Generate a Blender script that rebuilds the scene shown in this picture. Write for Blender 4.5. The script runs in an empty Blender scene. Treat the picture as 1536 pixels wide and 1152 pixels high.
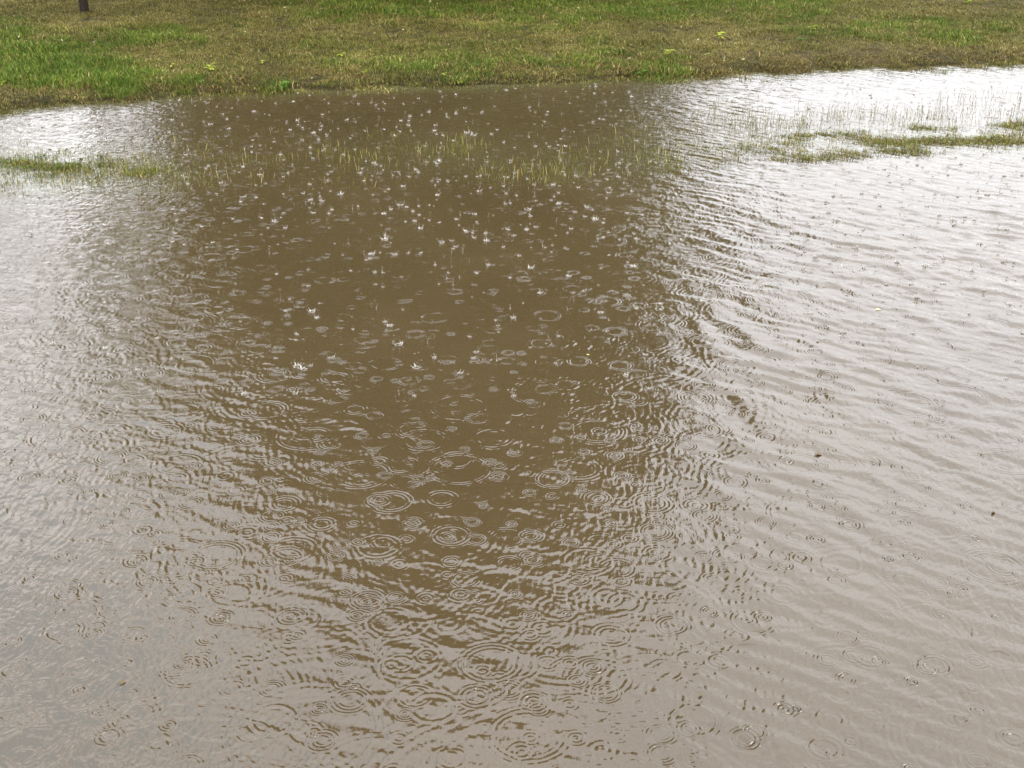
import bpy, math, random
import numpy as np
from mathutils import Vector, Matrix

R = math.radians
rng = np.random.default_rng(7)
random.seed(7)
SC = bpy.context.scene
COL = SC.collection

# ------------------------------------------------------------------ camera
CAM_H, PITCH, FPX = 2.0, 24.0, 1900.0           # metres, degrees down, focal length in photo pixels
cam_d = bpy.data.cameras.new("camera")
cam_d.sensor_width = 36.0
cam_d.lens = FPX / 1536.0 * 36.0
cam_d.clip_start = 0.05
cam_d.clip_end = 4000.0
cam = bpy.data.objects.new("camera", cam_d)
COL.objects.link(cam)
cam.location = (0, 0, CAM_H)
cam.rotation_euler = (R(90 - PITCH), 0, 0)
SC.camera = cam

# ------------------------------------------------------------------ sky
SUN_EL, SUN_AZ = 58.0, 78.0                     # azimuth clockwise from +Y: off to the right
w = bpy.data.worlds.new("World")
SC.world = w
w.use_nodes = True
nt = w.node_tree
nt.nodes.clear()
def N(t, typ, **kw):
    n = t.nodes.new(typ)
    for k, v in kw.items():
        setattr(n, k, v)
    return n
out = N(nt, "ShaderNodeOutputWorld")
bg = N(nt, "ShaderNodeBackground")
bg.inputs["Strength"].default_value = 0.1
sky = N(nt, "ShaderNodeTexSky", sky_type="NISHITA", sun_disc=False)
sky.sun_elevation = R(SUN_EL); sky.sun_rotation = R(SUN_AZ)
tc = N(nt, "ShaderNodeTexCoord")
mp = N(nt, "ShaderNodeMapping"); mp.inputs["Scale"].default_value = (1.3, 1.3, 3.2)
cn = N(nt, "ShaderNodeTexNoise"); cn.inputs["Scale"].default_value = 2.1
cn.inputs["Detail"].default_value = 6; cn.inputs["Roughness"].default_value = 0.66
cr = N(nt, "ShaderNodeValToRGB")
cr.color_ramp.elements[0].position = 0.30; cr.color_ramp.elements[0].color = (5.5, 5.6, 5.95, 1)
cr.color_ramp.elements[1].position = 0.70; cr.color_ramp.elements[1].color = (13.4, 13.4, 13.7, 1)
gap = N(nt, "ShaderNodeMapRange"); gap.interpolation_type = "SMOOTHSTEP"
gap.inputs["From Min"].default_value = 0.68; gap.inputs["From Max"].default_value = 0.80
gn = N(nt, "ShaderNodeTexNoise"); gn.inputs["Scale"].default_value = 2.3; gn.inputs["Detail"].default_value = 4
mixgap = N(nt, "ShaderNodeMix", data_type="RGBA")      # thin cloud: the clear sky shows through
thin = N(nt, "ShaderNodeMix", data_type="RGBA")
L = nt.links.new
L(tc.outputs["Generated"], mp.inputs["Vector"]); L(mp.outputs[0], cn.inputs["Vector"])
L(tc.outputs["Generated"], gn.inputs["Vector"])
L(cn.outputs["Fac"], cr.inputs[0])
thin.inputs["Factor"].default_value = 0.90
L(sky.outputs[0], thin.inputs[6]); L(cr.outputs[0], thin.inputs[7])
L(gn.outputs["Fac"], gap.inputs["Value"])
# a break in the cloud low on the left side
dp = N(nt, "ShaderNodeVectorMath", operation="DOT_PRODUCT")
gd = Vector((-0.44, 1.0, 0.82)).normalized(); dp.inputs[1].default_value = gd
nrm = N(nt, "ShaderNodeVectorMath", operation="NORMALIZE")
L(tc.outputs["Generated"], nrm.inputs[0]); L(nrm.outputs[0], dp.inputs[0])
g2 = N(nt, "ShaderNodeMapRange"); g2.interpolation_type = "SMOOTHSTEP"
g2.inputs["From Min"].default_value = 0.9915; g2.inputs["From Max"].default_value = 0.9985
L(dp.outputs["Value"], g2.inputs["Value"])
mg = N(nt, "ShaderNodeMath", operation="MAXIMUM"); L(gap.outputs[0], mg.inputs[0]); L(g2.outputs[0], mg.inputs[1])
ml = N(nt, "ShaderNodeMath", operation="MULTIPLY"); L(mg.outputs[0], ml.inputs[0]); ml.inputs[1].default_value = 0.8
L(ml.outputs[0], mixgap.inputs["Factor"])
L(thin.outputs[2], mixgap.inputs[6])
mixgap.inputs[7].default_value = (4.3, 5.9, 7.2, 1)
# an overcast sky is about three times brighter overhead than at the horizon
sx = N(nt, "ShaderNodeSeparateXYZ"); L(nrm.outputs[0], sx.inputs[0])
ov = N(nt, "ShaderNodeMapRange"); L(sx.outputs["Z"], ov.inputs["Value"])
ov.inputs["From Min"].default_value = 0.0; ov.inputs["From Max"].default_value = 1.0
ov.inputs["To Min"].default_value = 0.35; ov.inputs["To Max"].default_value = 1.50
ovm = N(nt, "ShaderNodeVectorMath", operation="SCALE"); L(mixgap.outputs[2], ovm.inputs[0]); L(ov.outputs[0], ovm.inputs["Scale"])
L(ovm.outputs[0], bg.inputs["Color"])
L(bg.outputs[0], out.inputs[0])

# ------------------------------------------------------------------ sun through overcast
sun_d = bpy.data.lights.new("sun", "SUN")
sun_d.energy = 0.6; sun_d.angle = R(25); sun_d.color = (1.0, 0.95, 0.87)
sun = bpy.data.objects.new("sun", sun_d); COL.objects.link(sun)
az = R(SUN_AZ); el = R(SUN_EL)
to_sun = Vector((math.sin(az) * math.cos(el), math.cos(az) * math.cos(el), math.sin(el)))
sun.rotation_euler = to_sun.to_track_quat('Z', 'Y').to_euler()
sun.location = to_sun * 30

vs = SC.view_settings
vs.view_transform = 'Standard'; vs.look = 'None'; vs.gamma = 1.0; vs.use_curve_mapping = False
vs.exposure = 2.7
SC.render.engine = 'CYCLES'
SC.cycles.use_denoising = True
SC.cycles.max_bounces = 6
SC.cycles.sample_clamp_indirect = 6.0

# ------------------------------------------------------------------ helpers
cp, sp = math.cos(R(PITCH)), math.sin(R(PITCH))
def to_world(px, py):
    """photo pixel -> point of the water plane"""
    phi = R(PITCH) + math.atan((py - 576.0) / FPX)
    Y = CAM_H / math.tan(phi)
    d = Y * cp + CAM_H * sp
    return (px - 768.0) / FPX * d, Y
def to_px(X, Y, Z=0.0):
    d = Y * cp + (CAM_H - Z) * sp
    v = (CAM_H - Z) * cp - Y * sp
    return 768 + FPX * X / d, 576 + FPX * v / d

_tab = rng.random((256, 256))
def vnoise(x, y, s=1.0, seed=0):
    x = np.asarray(x, float) * s + 37.7 * seed + 1000; y = np.asarray(y, float) * s + 91.3 * seed + 1000
    xi = np.floor(x).astype(int); yi = np.floor(y).astype(int)
    fx = x - xi; fy = y - yi
    fx = fx * fx * (3 - 2 * fx); fy = fy * fy * (3 - 2 * fy)
    g = lambda a, b: _tab[a % 256, b % 256]
    return (g(xi, yi) * (1 - fx) + g(xi + 1, yi) * fx) * (1 - fy) + (g(xi, yi + 1) * (1 - fx) + g(xi + 1, yi + 1) * fx) * fy
def fbm(x, y, s=1.0, seed=0, o=4):
    v = 0; a = 0.5; t = 0
    for i in range(o):
        v = v + a * vnoise(x, y, s * 2 ** i, seed + i); t += a; a *= 0.55
    return v / t
def sstep(a, b, x):
    t = np.clip((x - a) / (b - a), 0, 1); return t * t * (3 - 2 * t)

def tag(o, label=None, cat=None, group=None, kind=None):
    if label: o['label'] = label
    if cat: o['category'] = cat
    if group: o['group'] = group
    if kind: o['kind'] = kind
    return o
def mesh_of(name, verts, faces, mats, fmat=None, smooth=False):
    me = bpy.data.meshes.new(name)
    me.from_pydata([tuple(v) for v in verts], [], faces)
    for m in (mats if isinstance(mats, (list, tuple)) else [mats]):
        me.materials.append(m)
    if fmat is not None:
        me.polygons.foreach_set('material_index', fmat)
    if smooth:
        me.polygons.foreach_set('use_smooth', [True] * len(me.polygons))
    me.update()
    return me
def link(name, me, parent=None, loc=None):
    o = bpy.data.objects.new(name, me); COL.objects.link(o)
    if parent: o.parent = parent
    if loc is not None: o.location = loc
    return o
def empty(name, loc):
    o = bpy.data.objects.new(name, None); COL.objects.link(o); o.location = loc; o.empty_display_size = 0.2
    return o

def new_mat(name):
    m = bpy.data.materials.new(name); m.use_nodes = True
    t = m.node_tree; b = t.nodes["Principled BSDF"]
    return m, t, b
def noise_node(t, scale, detail=4, rough=0.55, vec=None):
    n = N(t, "ShaderNodeTexNoise"); n.inputs["Scale"].default_value = scale
    n.inputs["Detail"].default_value = detail; n.inputs["Roughness"].default_value = rough
    if vec is not None: t.links.new(vec, n.inputs["Vector"])
    return n
def ramp(t, stops, fac):
    r = N(t, "ShaderNodeValToRGB")
    e = r.color_ramp.elements
    e[0].position, e[0].color = stops[0][0], (*stops[0][1], 1)
    e[1].position, e[1].color = stops[-1][0], (*stops[-1][1], 1)
    for p, c in stops[1:-1]:
        k = e.new(p); k.color = (*c, 1)
    t.links.new(fac, r.inputs[0])
    return r

# blades / leaves: colour varies by place and, through a per-island random, from blade to blade
def foliage_mat(name, stops, scale=1.2, transl=0.25, rough=0.6, spec=0.06, dim=1):
    if dim != 1: stops = [(p, (c[0] * dim, c[1] * dim, c[2] * dim * .72)) for p, c in stops]
    m, t, b = new_mat(name)
    geo = N(t, "ShaderNodeNewGeometry")
    n = noise_node(t, scale, 5, 0.6, geo.outputs["Position"])
    mx = N(t, "ShaderNodeMath", operation="MULTIPLY_ADD")
    mx.inputs[1].default_value = 0.75
    t.links.new(geo.outputs["Random Per Island"], mx.inputs[0])
    ad = N(t, "ShaderNodeMath", operation="MULTIPLY"); ad.inputs[1].default_value = 0.55
    t.links.new(n.outputs["Fac"], ad.inputs[0]); t.links.new(ad.outputs[0], mx.inputs[2])
    r = ramp(t, stops, mx.outputs[0])
    t.links.new(r.outputs[0], b.inputs["Base Color"])
    b.inputs["Roughness"].default_value = rough
    b.inputs["Specular IOR Level"].default_value = spec
    tr = N(t, "ShaderNodeBsdfTranslucent"); t.links.new(r.outputs[0], tr.inputs["Color"])
    ms = N(t, "ShaderNodeMixShader"); ms.inputs[0].default_value = transl
    t.links.new(b.outputs[0], ms.inputs[1]); t.links.new(tr.outputs[0], ms.inputs[2])
    t.links.new(ms.outputs[0], t.nodes["Material Output"].inputs["Surface"])
    return m

M = {}
M['green'] = foliage_mat('green_grass', [(0.2, (0.010, 0.015, 0.002)), (0.5, (0.030, 0.040, 0.005)), (0.8, (0.078, 0.084, 0.013)), (1.0, (0.18, 0.16, 0.040))], dim=1.05)
M['lush'] = foliage_mat('lush_grass', [(0.2, (0.010, 0.022, 0.002)), (0.6, (0.036, 0.068, 0.006)), (1.0, (0.11, 0.145, 0.020))], dim=1.0)
M['dry'] = foliage_mat('dry_grass', [(0.2, (0.024, 0.019, 0.006)), (0.5, (0.080, 0.063, 0.019)), (0.8, (0.17, 0.135, 0.046)), (1.0, (0.34, 0.28, 0.12))], dim=1.0)
M['brown'] = foliage_mat('brown_grass', [(0.2, (0.025, 0.018, 0.008)), (0.6, (0.065, 0.045, 0.019)), (1.0, (0.13, 0.095, 0.043))], dim=0.8)
M['stem'] = foliage_mat('stem_grass', [(0.2, (0.022, 0.025, 0.006)), (0.55, (0.070, 0.074, 0.020)), (1.0, (0.17, 0.16, 0.06))], transl=0.25, dim=0.78)
M['bud'] = foliage_mat('seed_head', [(0.2, (0.05, 0.045, 0.02)), (0.7, (0.14, 0.12, 0.05)), (1.0, (0.22, 0.18, 0.09))])
M['weed'] = foliage_mat('pale_leaf', [(0.2, (0.10, 0.14, 0.012)), (0.6, (0.17, 0.22, 0.022)), (1.0, (0.28, 0.30, 0.05))], transl=0.45)
M['weed_green'] = foliage_mat('green_leaf', [(0.2, (0.02, 0.05, 0.006)), (0.6, (0.04, 0.09, 0.012)), (1.0, (0.08, 0.15, 0.025))], transl=0.4)
M['leaf'] = foliage_mat('tree_leaf', [(0.2, (0.018, 0.035, 0.008)), (0.6, (0.040, 0.070, 0.014)), (1.0, (0.08, 0.12, 0.028))], scale=0.8, transl=0.18)
M['leaf_light'] = foliage_mat('loose_leaf', [(0.2, (0.03, 0.05, 0.012)), (0.6, (0.06, 0.09, 0.02)), (1.0, (0.11, 0.14, 0.04))], scale=0.8, transl=0.3)
M['dead_leaf'] = foliage_mat('fallen_leaf', [(0.2, (0.30, 0.26, 0.06)), (0.6, (0.50, 0.46, 0.12)), (1.0, (0.62, 0.58, 0.22))])
M['dark_leaf'] = foliage_mat('sodden_leaf', [(0.2, (0.03, 0.022, 0.012)), (0.6, (0.06, 0.045, 0.02)), (1.0, (0.10, 0.07, 0.03))])

M['straw_leaf'] = foliage_mat('straw_leaf', [(0.2, (0.07, 0.06, 0.03)), (0.6, (0.14, 0.12, 0.06)), (1.0, (0.30, 0.27, 0.16))])
# bark
m, t, b = new_mat('bark'); M['bark'] = m
geo = N(t, "ShaderNodeTexCoord"); mpn = N(t, "ShaderNodeMapping"); mpn.inputs["Scale"].default_value = (14, 14, 3)
t.links.new(geo.outputs["Object"], mpn.inputs["Vector"])
n = noise_node(t, 2.0, 8, 0.65, mpn.outputs[0])
r = ramp(t, [(0.3, (0.004, 0.003, 0.002)), (0.55, (0.012, 0.009, 0.006)), (0.8, (0.035, 0.027, 0.018))], n.outputs["Fac"])
t.links.new(r.outputs[0], b.inputs["Base Color"]); b.inputs["Roughness"].default_value = 0.85; b.inputs["Specular IOR Level"].default_value = 0.1
bp = N(t, "ShaderNodeBump"); bp.inputs["Strength"].default_value = 0.7; bp.inputs["Distance"].default_value = 0.02
t.links.new(n.outputs["Fac"], bp.inputs["Height"]); t.links.new(bp.outputs[0], b.inputs["Normal"])

# soil with thatch
m, t, b = new_mat('soil'); M['soil'] = m
geo = N(t, "ShaderNodeNewGeometry")
n1 = noise_node(t, 1.1, 6, 0.6, geo.outputs["Position"]); n2 = noise_node(t, 45, 5, 0.7, geo.outputs["Position"])
r1 = ramp(t, [(0.35, (0.012, 0.012, 0.003)), (0.5, (0.022, 0.018, 0.006)), (0.68, (0.045, 0.034, 0.013))], n1.outputs["Fac"])
r2 = ramp(t, [(0.3, (0.35, 0.32, 0.28)), (0.55, (0.9, 0.9, 0.85)), (0.75, (1.7, 1.6, 1.35))], n2.outputs["Fac"])
mm = N(t, "ShaderNodeMix", data_type="RGBA", blend_type="MULTIPLY"); mm.inputs["Factor"].default_value = 1
t.links.new(r1.outputs[0], mm.inputs[6]); t.links.new(r2.outputs[0], mm.inputs[7])
t.links.new(mm.outputs[2], b.inputs["Base Color"]); b.inputs["Roughness"].default_value = 0.9; b.inputs["Specular IOR Level"].default_value = 0.08
bp = N(t, "ShaderNodeBump"); bp.inputs["Strength"].default_value = 0.9; bp.inputs["Distance"].default_value = 0.03
t.links.new(n2.outputs["Fac"], bp.inputs["Height"]); t.links.new(bp.outputs[0], b.inputs["Normal"])

# muddy water: silt-coloured body under a smooth dielectric surface
m, t, b = new_mat('muddy_water'); M['water'] = m
geo = N(t, "ShaderNodeNewGeometry")
sc_ = N(t, "ShaderNodeMapping"); sc_.inputs["Scale"].default_value = (1, 0.6, 1)
t.links.new(geo.outputs["Position"], sc_.inputs["Vector"])
n1 = noise_node(t, 1.3, 4, 0.55, sc_.outputs[0])
r1 = ramp(t, [(0.3, (0.0228, 0.0157, 0.0072)), (0.5, (0.0252, 0.0174, 0.0081)), (0.7, (0.0278, 0.0195, 0.0094))], n1.outputs["Fac"])
at = N(t, "ShaderNodeAttribute", attribute_name="shallow")
n3 = noise_node(t, 9, 5, 0.7, geo.outputs["Position"])
r3 = ramp(t, [(0.35, (0.028, 0.024, 0.012)), (0.65, (0.036, 0.041, 0.018))], n3.outputs["Fac"])
mm = N(t, "ShaderNodeMix", data_type="RGBA")
t.links.new(at.outputs["Fac"], mm.inputs["Factor"]); t.links.new(r1.outputs[0], mm.inputs[6]); t.links.new(r3.outputs[0], mm.inputs[7])
t.links.new(mm.outputs[2], b.inputs["Base Color"])
b.inputs["Roughness"].default_value = 0.012; b.inputs["IOR"].default_value = 1.333
nb = noise_node(t, 55, 3, 0.6, geo.outputs["Position"])
nb2 = noise_node(t, 16, 3, 0.5, geo.outputs["Position"])
sm = N(t, "ShaderNodeMath", operation="MULTIPLY_ADD"); sm.inputs[1].default_value = 2.2
t.links.new(nb2.outputs["Fac"], sm.inputs[0]); t.links.new(nb.outputs["Fac"], sm.inputs[2])
def mth(op, a, b=None, c=None):
    n_ = N(t, "ShaderNodeMath", operation=op)
    for i_, v_ in enumerate((a, b, c)):
        if v_ is None: continue
        if isinstance(v_, (int, float)): n_.inputs[i_].default_value = v_
        else: t.links.new(v_, n_.inputs[i_])
    return n_.outputs[0]
mr = N(t, "ShaderNodeMapping"); mr.inputs["Rotation"].default_value = (0, 0, R(-62)); mr.inputs["Scale"].default_value = (44, 15, 1)
t.links.new(geo.outputs["Position"], mr.inputs["Vector"])
fine = noise_node(t, 1.0, 2, 0.5, mr.outputs[0])
mr2 = N(t, "ShaderNodeMapping"); mr2.inputs["Rotation"].default_value = (0, 0, R(-84)); mr2.inputs["Scale"].default_value = (26, 10, 1)
t.links.new(geo.outputs["Position"], mr2.inputs["Vector"])
fine2 = noise_node(t, 1.0, 2, 0.5, mr2.outputs[0])
pat = noise_node(t, 0.8, 2, 0.5, geo.outputs["Position"])     # gusts: some patches rougher than others
gust = mth("MAXIMUM", mth("MULTIPLY_ADD", pat.outputs["Fac"], 3.0, -0.9), 0.25)
micro = mth("ADD", mth("MULTIPLY", sm.outputs[0], 0.00035), mth("MULTIPLY", gust, mth("MULTIPLY_ADD", fine.outputs["Fac"], 0.0026, mth("MULTIPLY", fine2.outputs["Fac"], 0.0026))))
def ringlets(off, scale, r0, r1, lam, slope, active):
    """small drop rings: one per cell, random radius, some cells idle; returns a height in metres"""
    mpv = N(t, "ShaderNodeMapping"); mpv.inputs["Location"].default_value = off
    t.links.new(geo.outputs["Position"], mpv.inputs["Vector"])
    vo = N(t, "ShaderNodeTexVoronoi", voronoi_dimensions="2D", feature="F1"); vo.inputs["Scale"].default_value = scale
    t.links.new(mpv.outputs[0], vo.inputs["Vector"])
    sc3 = N(t, "ShaderNodeSeparateColor"); t.links.new(vo.outputs["Color"], sc3.inputs[0])
    d_ = mth("DIVIDE", vo.outputs["Distance"], scale)
    rad = mth("MULTIPLY_ADD", sc3.outputs[0], r1 - r0, r0)
    x_ = mth("MULTIPLY", mth("SUBTRACT", d_, rad), mth("MULTIPLY_ADD", sc3.outputs[2], 0.7, 0.65))
    env = mth("EXPONENT", mth("MULTIPLY", mth("MULTIPLY", x_, x_), -1.0 / (1.1 * lam) ** 2))
    wv = mth("COSINE", mth("MULTIPLY", x_, 2 * math.pi / lam))
    on = mth("MULTIPLY", mth("LESS_THAN", sc3.outputs[1], active), mth("MULTIPLY_ADD", sc3.outputs[2], 0.8, 0.2))
    fade = mth("DIVIDE", r0 + 0.01, mth("ADD", rad, 0.01))
    return mth("MULTIPLY", mth("MULTIPLY", mth("MULTIPLY", env, wv), on), mth("MULTIPLY", fade, slope * lam / (2 * math.pi)))
hts = [micro, ringlets((0, 0, 0), 6.0, .012, .06, .015, .75, .55), ringlets((3.3, 1.7, 0), 10.0, .006, .026, .011, .75, .45),
       ringlets((7.1, 5.2, 0), 3.6, .05, .11, .018, .32, .6), ringlets((11.1, 2.2, 0), 8.0, .01, .045, .013, .5, .5)]
tot = hts[0]
brk = noise_node(t, 22, 2, 0.5, geo.outputs["Position"])
bk = mth("MAXIMUM", mth("MULTIPLY_ADD", brk.outputs["Fac"], 4.0, -1.1), 0.12)      # fronts break up unevenly
rs_ = hts[1]
for h_ in hts[2:]: rs_ = mth("ADD", rs_, h_)
tot = mth("ADD", tot, mth("MULTIPLY", rs_, bk))
bp = N(t, "ShaderNodeBump"); bp.inputs["Strength"].default_value = 1.0; bp.inputs["Distance"].default_value = 1.0
t.links.new(tot, bp.inputs["Height"]); t.links.new(bp.outputs[0], b.inputs["Normal"])

# clear thrown-up water
m, t, b = new_mat('splash_water'); M['splash'] = m
b.inputs["Base Color"].default_value = (0.42, 0.39, 0.34, 1)
b.inputs["Roughness"].default_value = 0.06; b.inputs["IOR"].default_value = 1.333
b.inputs["Transmission Weight"].default_value = 0.7

# ------------------------------------------------------------------ ground
def shore_y(x):
    """distance of the far shoreline"""
    px = np.array([-400, 0, 60, 180, 300, 450, 620, 800, 960, 1100, 1300, 1536, 1900.])
    py = np.array([180, 168, 160, 148, 140, 134, 129, 124, 118, 112, 102, 95, 84.])
    pts = np.array([to_world(a, c) for a, c in zip(px, py)])
    return np.interp(x, pts[:, 0], pts[:, 1])
# low ridges that reach the surface: (px, py, half width px, half height px, height m)
RIDGES = [(1610, 206, 80, 9, .02), (1700, 202, 70, 8, .02), (1800, 198, 70, 7, .016), (-110, 246, 90, 9, .012), (1500, 212, 100, 9, .02), (1400, 212, 60, 6, .014), (1340, 216, 50, 6, .012), (1275, 233, 30, 4, .012),
          (1195, 238, 42, 4, .012), (1150, 226, 45, 5, .008), (1240, 204, 60, 5, .006), (1345, 229, 36, 5, .012),
          (1525, 189, 26, 5, .014), (1390, 193, 30, 4, .006), (20, 244, 50, 10, .010), (90, 250, 60, 9, .004), (205, 258, 25, 5, .002)]
RW = []
for (a, c, hw, hh, h) in RIDGES:
    X, Y = to_world(a, c); X2, _ = to_world(a + hw, c); _, Y2 = to_world(a, c - hh)
    RW.append((X, Y, abs(X2 - X), abs(Y2 - Y), h))
def ground_z(x, y):
    x = np.asarray(x, float); y = np.asarray(y, float)
    d = y - shore_y(x) + 0.28 * (fbm(x, y, 1.7, 3) - 0.5) + 0.10 * (vnoise(x, y, 9, 5) - .5)
    z = np.where(d > 0, 0.012 + 0.045 * (1 - np.exp(-np.maximum(d, 0) / 0.12)) + 0.022 * np.maximum(d, 0), np.maximum(-0.10, 0.10 * d))
    z = np.where(d > 12, 0.012 + 0.045 + 0.022 * 12 + 0.004 * (d - 12), z)
    for (X, Y, sx, sy, h) in RW:
        g = np.exp(-((x - X) / sx) ** 2 - ((y - Y) / sy) ** 2)
        z = np.maximum(z, -0.06 + (h * .7 + 0.055) * g + 0.012 * (vnoise(x, y, 14, 9) - 0.5) * g)
    side = np.maximum(np.abs(x) - 22, 0); back = np.maximum(-3.0 - y, 0)
    rise = side + back
    z = z + 0.12 * rise / (1 + 0.35 * rise)
    z = z + 0.02 * (fbm(x, y, 2.5, 11) - 0.5) * sstep(0, 0.6, d)
    return z

xs = np.concatenate([[-3000, -900, -300, -120, -60, -40], np.linspace(-26, -9, 35), np.linspace(-8.8, 8.8, 300), np.linspace(9, 26, 35), [40, 60, 120, 300, 900, 3000]])
ys = np.concatenate([[-3000, -800, -200, -60, -20, -10], np.linspace(-6, 6, 30), np.linspace(6.2, 14, 260), np.linspace(14.1, 30, 80), [35, 45, 70, 120, 300, 900, 3000]])
def grid_mesh(name, X, Y, Z, mat):
    nr, nc = X.shape
    me = bpy.data.meshes.new(name)
    nv = nr * nc
    me.vertices.add(nv)
    co = np.stack([X, Y, Z], -1).reshape(-1).astype(np.float32)
    me.vertices.foreach_set('co', co)
    i = np.arange(nv).reshape(nr, nc)
    q = np.stack([i[:-1, :-1], i[:-1, 1:], i[1:, 1:], i[1:, :-1]], -1).reshape(-1, 4)
    nf = len(q)
    me.loops.add(nf * 4); me.loops.foreach_set('vertex_index', q.reshape(-1).astype(np.int32))
    me.polygons.add(nf)
    me.polygons.foreach_set('loop_start', np.arange(0, nf * 4, 4, dtype=np.int32))
    me.polygons.foreach_set('use_smooth', np.ones(nf, bool))
    me.materials.append(mat)
    me.update(calc_edges=True)
    return me
GX, GY = np.meshgrid(xs, ys)
GZ = ground_z(GX, GY)
o = link('ground', grid_mesh('ground', GX, GY, GZ, M['soil']))
tag(o, 'damp soil and thatch of the lawn bank beyond the flooded hollow', kind='structure')

# ------------------------------------------------------------------ water with rings and wavelets
rows = [1.5]
while rows[-1] < 12.6:
    y = rows[-1]
    rows.append(y + min(0.0092, 0.00078 * (y * y + 4) / 2 * 1.35 + 0.0012))
rows = np.array(rows)
NC = 1120
s = np.linspace(-1, 1, NC)
WX = (0.62 + 0.56 * rows)[:, None] * s[None, :]
WY = np.repeat(rows[:, None], NC, 1)
H = np.zeros_like(WX, dtype=np.float32)
y0 = rows
def row_range(a, c):
    return np.searchsorted(rows, a), np.searchsorted(rows, c)
def add_ring(cx, cy, Rr, lam, amp, width, crater=0.0):
    ext = Rr + 2.2 * width
    i0, i1 = row_range(cy - ext, cy + ext)
    if i1 - i0 < 2: return
    hw = 0.62 + 0.56 * rows[i0]; hw2 = 0.62 + 0.56 * rows[i1 - 1]
    lo = min((cx - ext) / hw, (cx - ext) / hw2); hi = max((cx + ext) / hw, (cx + ext) / hw2)
    j0 = max(0, int((lo + 1) / 2 * (NC - 1))); j1 = min(NC, int((hi + 1) / 2 * (NC - 1)) + 2)
    if j1 - j0 < 2: return
    dx = WX[i0:i1, j0:j1] - cx; dy = WY[i0:i1, j0:j1] - cy
    r = np.sqrt(dx * dx + dy * dy)
    sp_ = max(rows[i1 - 1] - rows[i1 - 2], 2 * hw2 / NC)
    lam = max(lam, 2.6 * sp_)
    e = (r - Rr) / width
    # shorter waves lead outside, longer follow inside; breaks along the front
    ang = np.arctan2(dy, dx)
    br = 0.72 + 0.28 * np.sin(ang * (2 + int(cx * 997) % 3) + cx * 50)
    h = amp * br * np.cos(2 * math.pi * (r - Rr) / lam * (1 + 0.18 * np.clip(e, -1, 1))) * np.exp(-e * e)
    if crater:
        h += crater * (np.exp(-(r / 0.009) ** 2) * -1.0 + 0.45 * np.exp(-((r - 0.016) / 0.007) ** 2))
    H[i0:i1, j0:j1] += h.astype(np.float32)
def rnd_pt():
    while True:
        y = random.uniform(1.7, 11.8)
        if random.random() < (0.5 + 0.52 * y) / 6.7:
            return random.uniform(-1, 1) * (0.45 + 0.50 * y), y
AREA_N = 1.0
# young rings
for k in range(2600):
    cx, cy = rnd_pt()
    Rr = random.uniform(0.012, 0.085)
    lam = random.uniform(0.009, 0.0155)
    add_ring(cx, cy, Rr, lam, 0.0012 * random.uniform(0.35, 1.25) * (0.03 / (Rr + 0.02)) ** 0.5, random.uniform(0.010, 0.022),
             crater=0.0030 * random.uniform(.3, 1) if random.random() < 0.28 and Rr < 0.05 else 0.0)
# wider, older rings that overlap into a crossed pattern
for k in range(3000):
    cx, cy = rnd_pt()
    Rr = random.uniform(0.08, 0.24)
    add_ring(cx, cy, Rr, random.uniform(0.012, 0.023), 0.00052 * random.uniform(0.3, 1.3), random.uniform(0.02, 0.05))
for k in range(420):
    cx, cy = rnd_pt()
    add_ring(cx, cy, random.uniform(0.2, 0.5), random.uniform(0.02, 0.04), 0.00050 * random.uniform(0.4, 1.1), random.uniform(0.03, 0.08))
# rings round the splashes that are standing now
SP = []
def sp_pt(px, py, k): SP.append((px, py, k))
rs = random.Random(5)
SPOTS = [(413, 333), (468, 468), (510, 292), (557, 382), (577, 360), (600, 308), (631, 343), (656, 293), (718, 287), (730, 362), (792, 315), (790, 345), (779, 384), (765, 463), (680, 428), (573, 408),
         (612, 380), (522, 365), (745, 541), (598, 518), (810, 440), (853, 415), (770, 478), (900, 470), (364, 296), (712, 322), (838, 290), (880, 312), (905, 335), (950, 400), (893, 330), (483, 302), (404, 380),
         (663, 365), (690, 560), (625, 552), (770, 595), (446, 550), (1255, 330), (1283, 373), (1265, 400), (1197, 382), (1415, 425), (1470, 366), (1510, 345), (1345, 395), (1150, 316), (1293, 420), (1233, 335),
         (1500, 285), (1405, 395), (1540, 380), (1385, 400), (1110, 350), (1430, 330), (1375, 358), (940, 320), (830, 278), (770, 268), (560, 245), (600, 262), (470, 200), (520, 180), (700, 200)]
for (a, c) in SPOTS: SP.append((a, c, rs.uniform(.75, 1.15)))
while len(SP) < len(SPOTS) + 225:
    a, c = rs.uniform(0, 1536), rs.uniform(135, 640)
    if rs.random() > math.exp(-max(0, c - 290) / 110): continue
    SP.append((a, c, rs.uniform(.45, .95)))
for (a, c, k) in SP:
    x, y = to_world(a, c)
    if y < 11.5:
        add_ring(x, y, rs.uniform(.012, .03), .016, .0022 * k, .016)
for k in range(520):      # fresh steep ringlets
    cx, cy = rnd_pt()
    add_ring(cx, cy, random.uniform(.008, .06), .014, .0024 * random.uniform(.5, 1.2), random.uniform(.008, .016))
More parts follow.
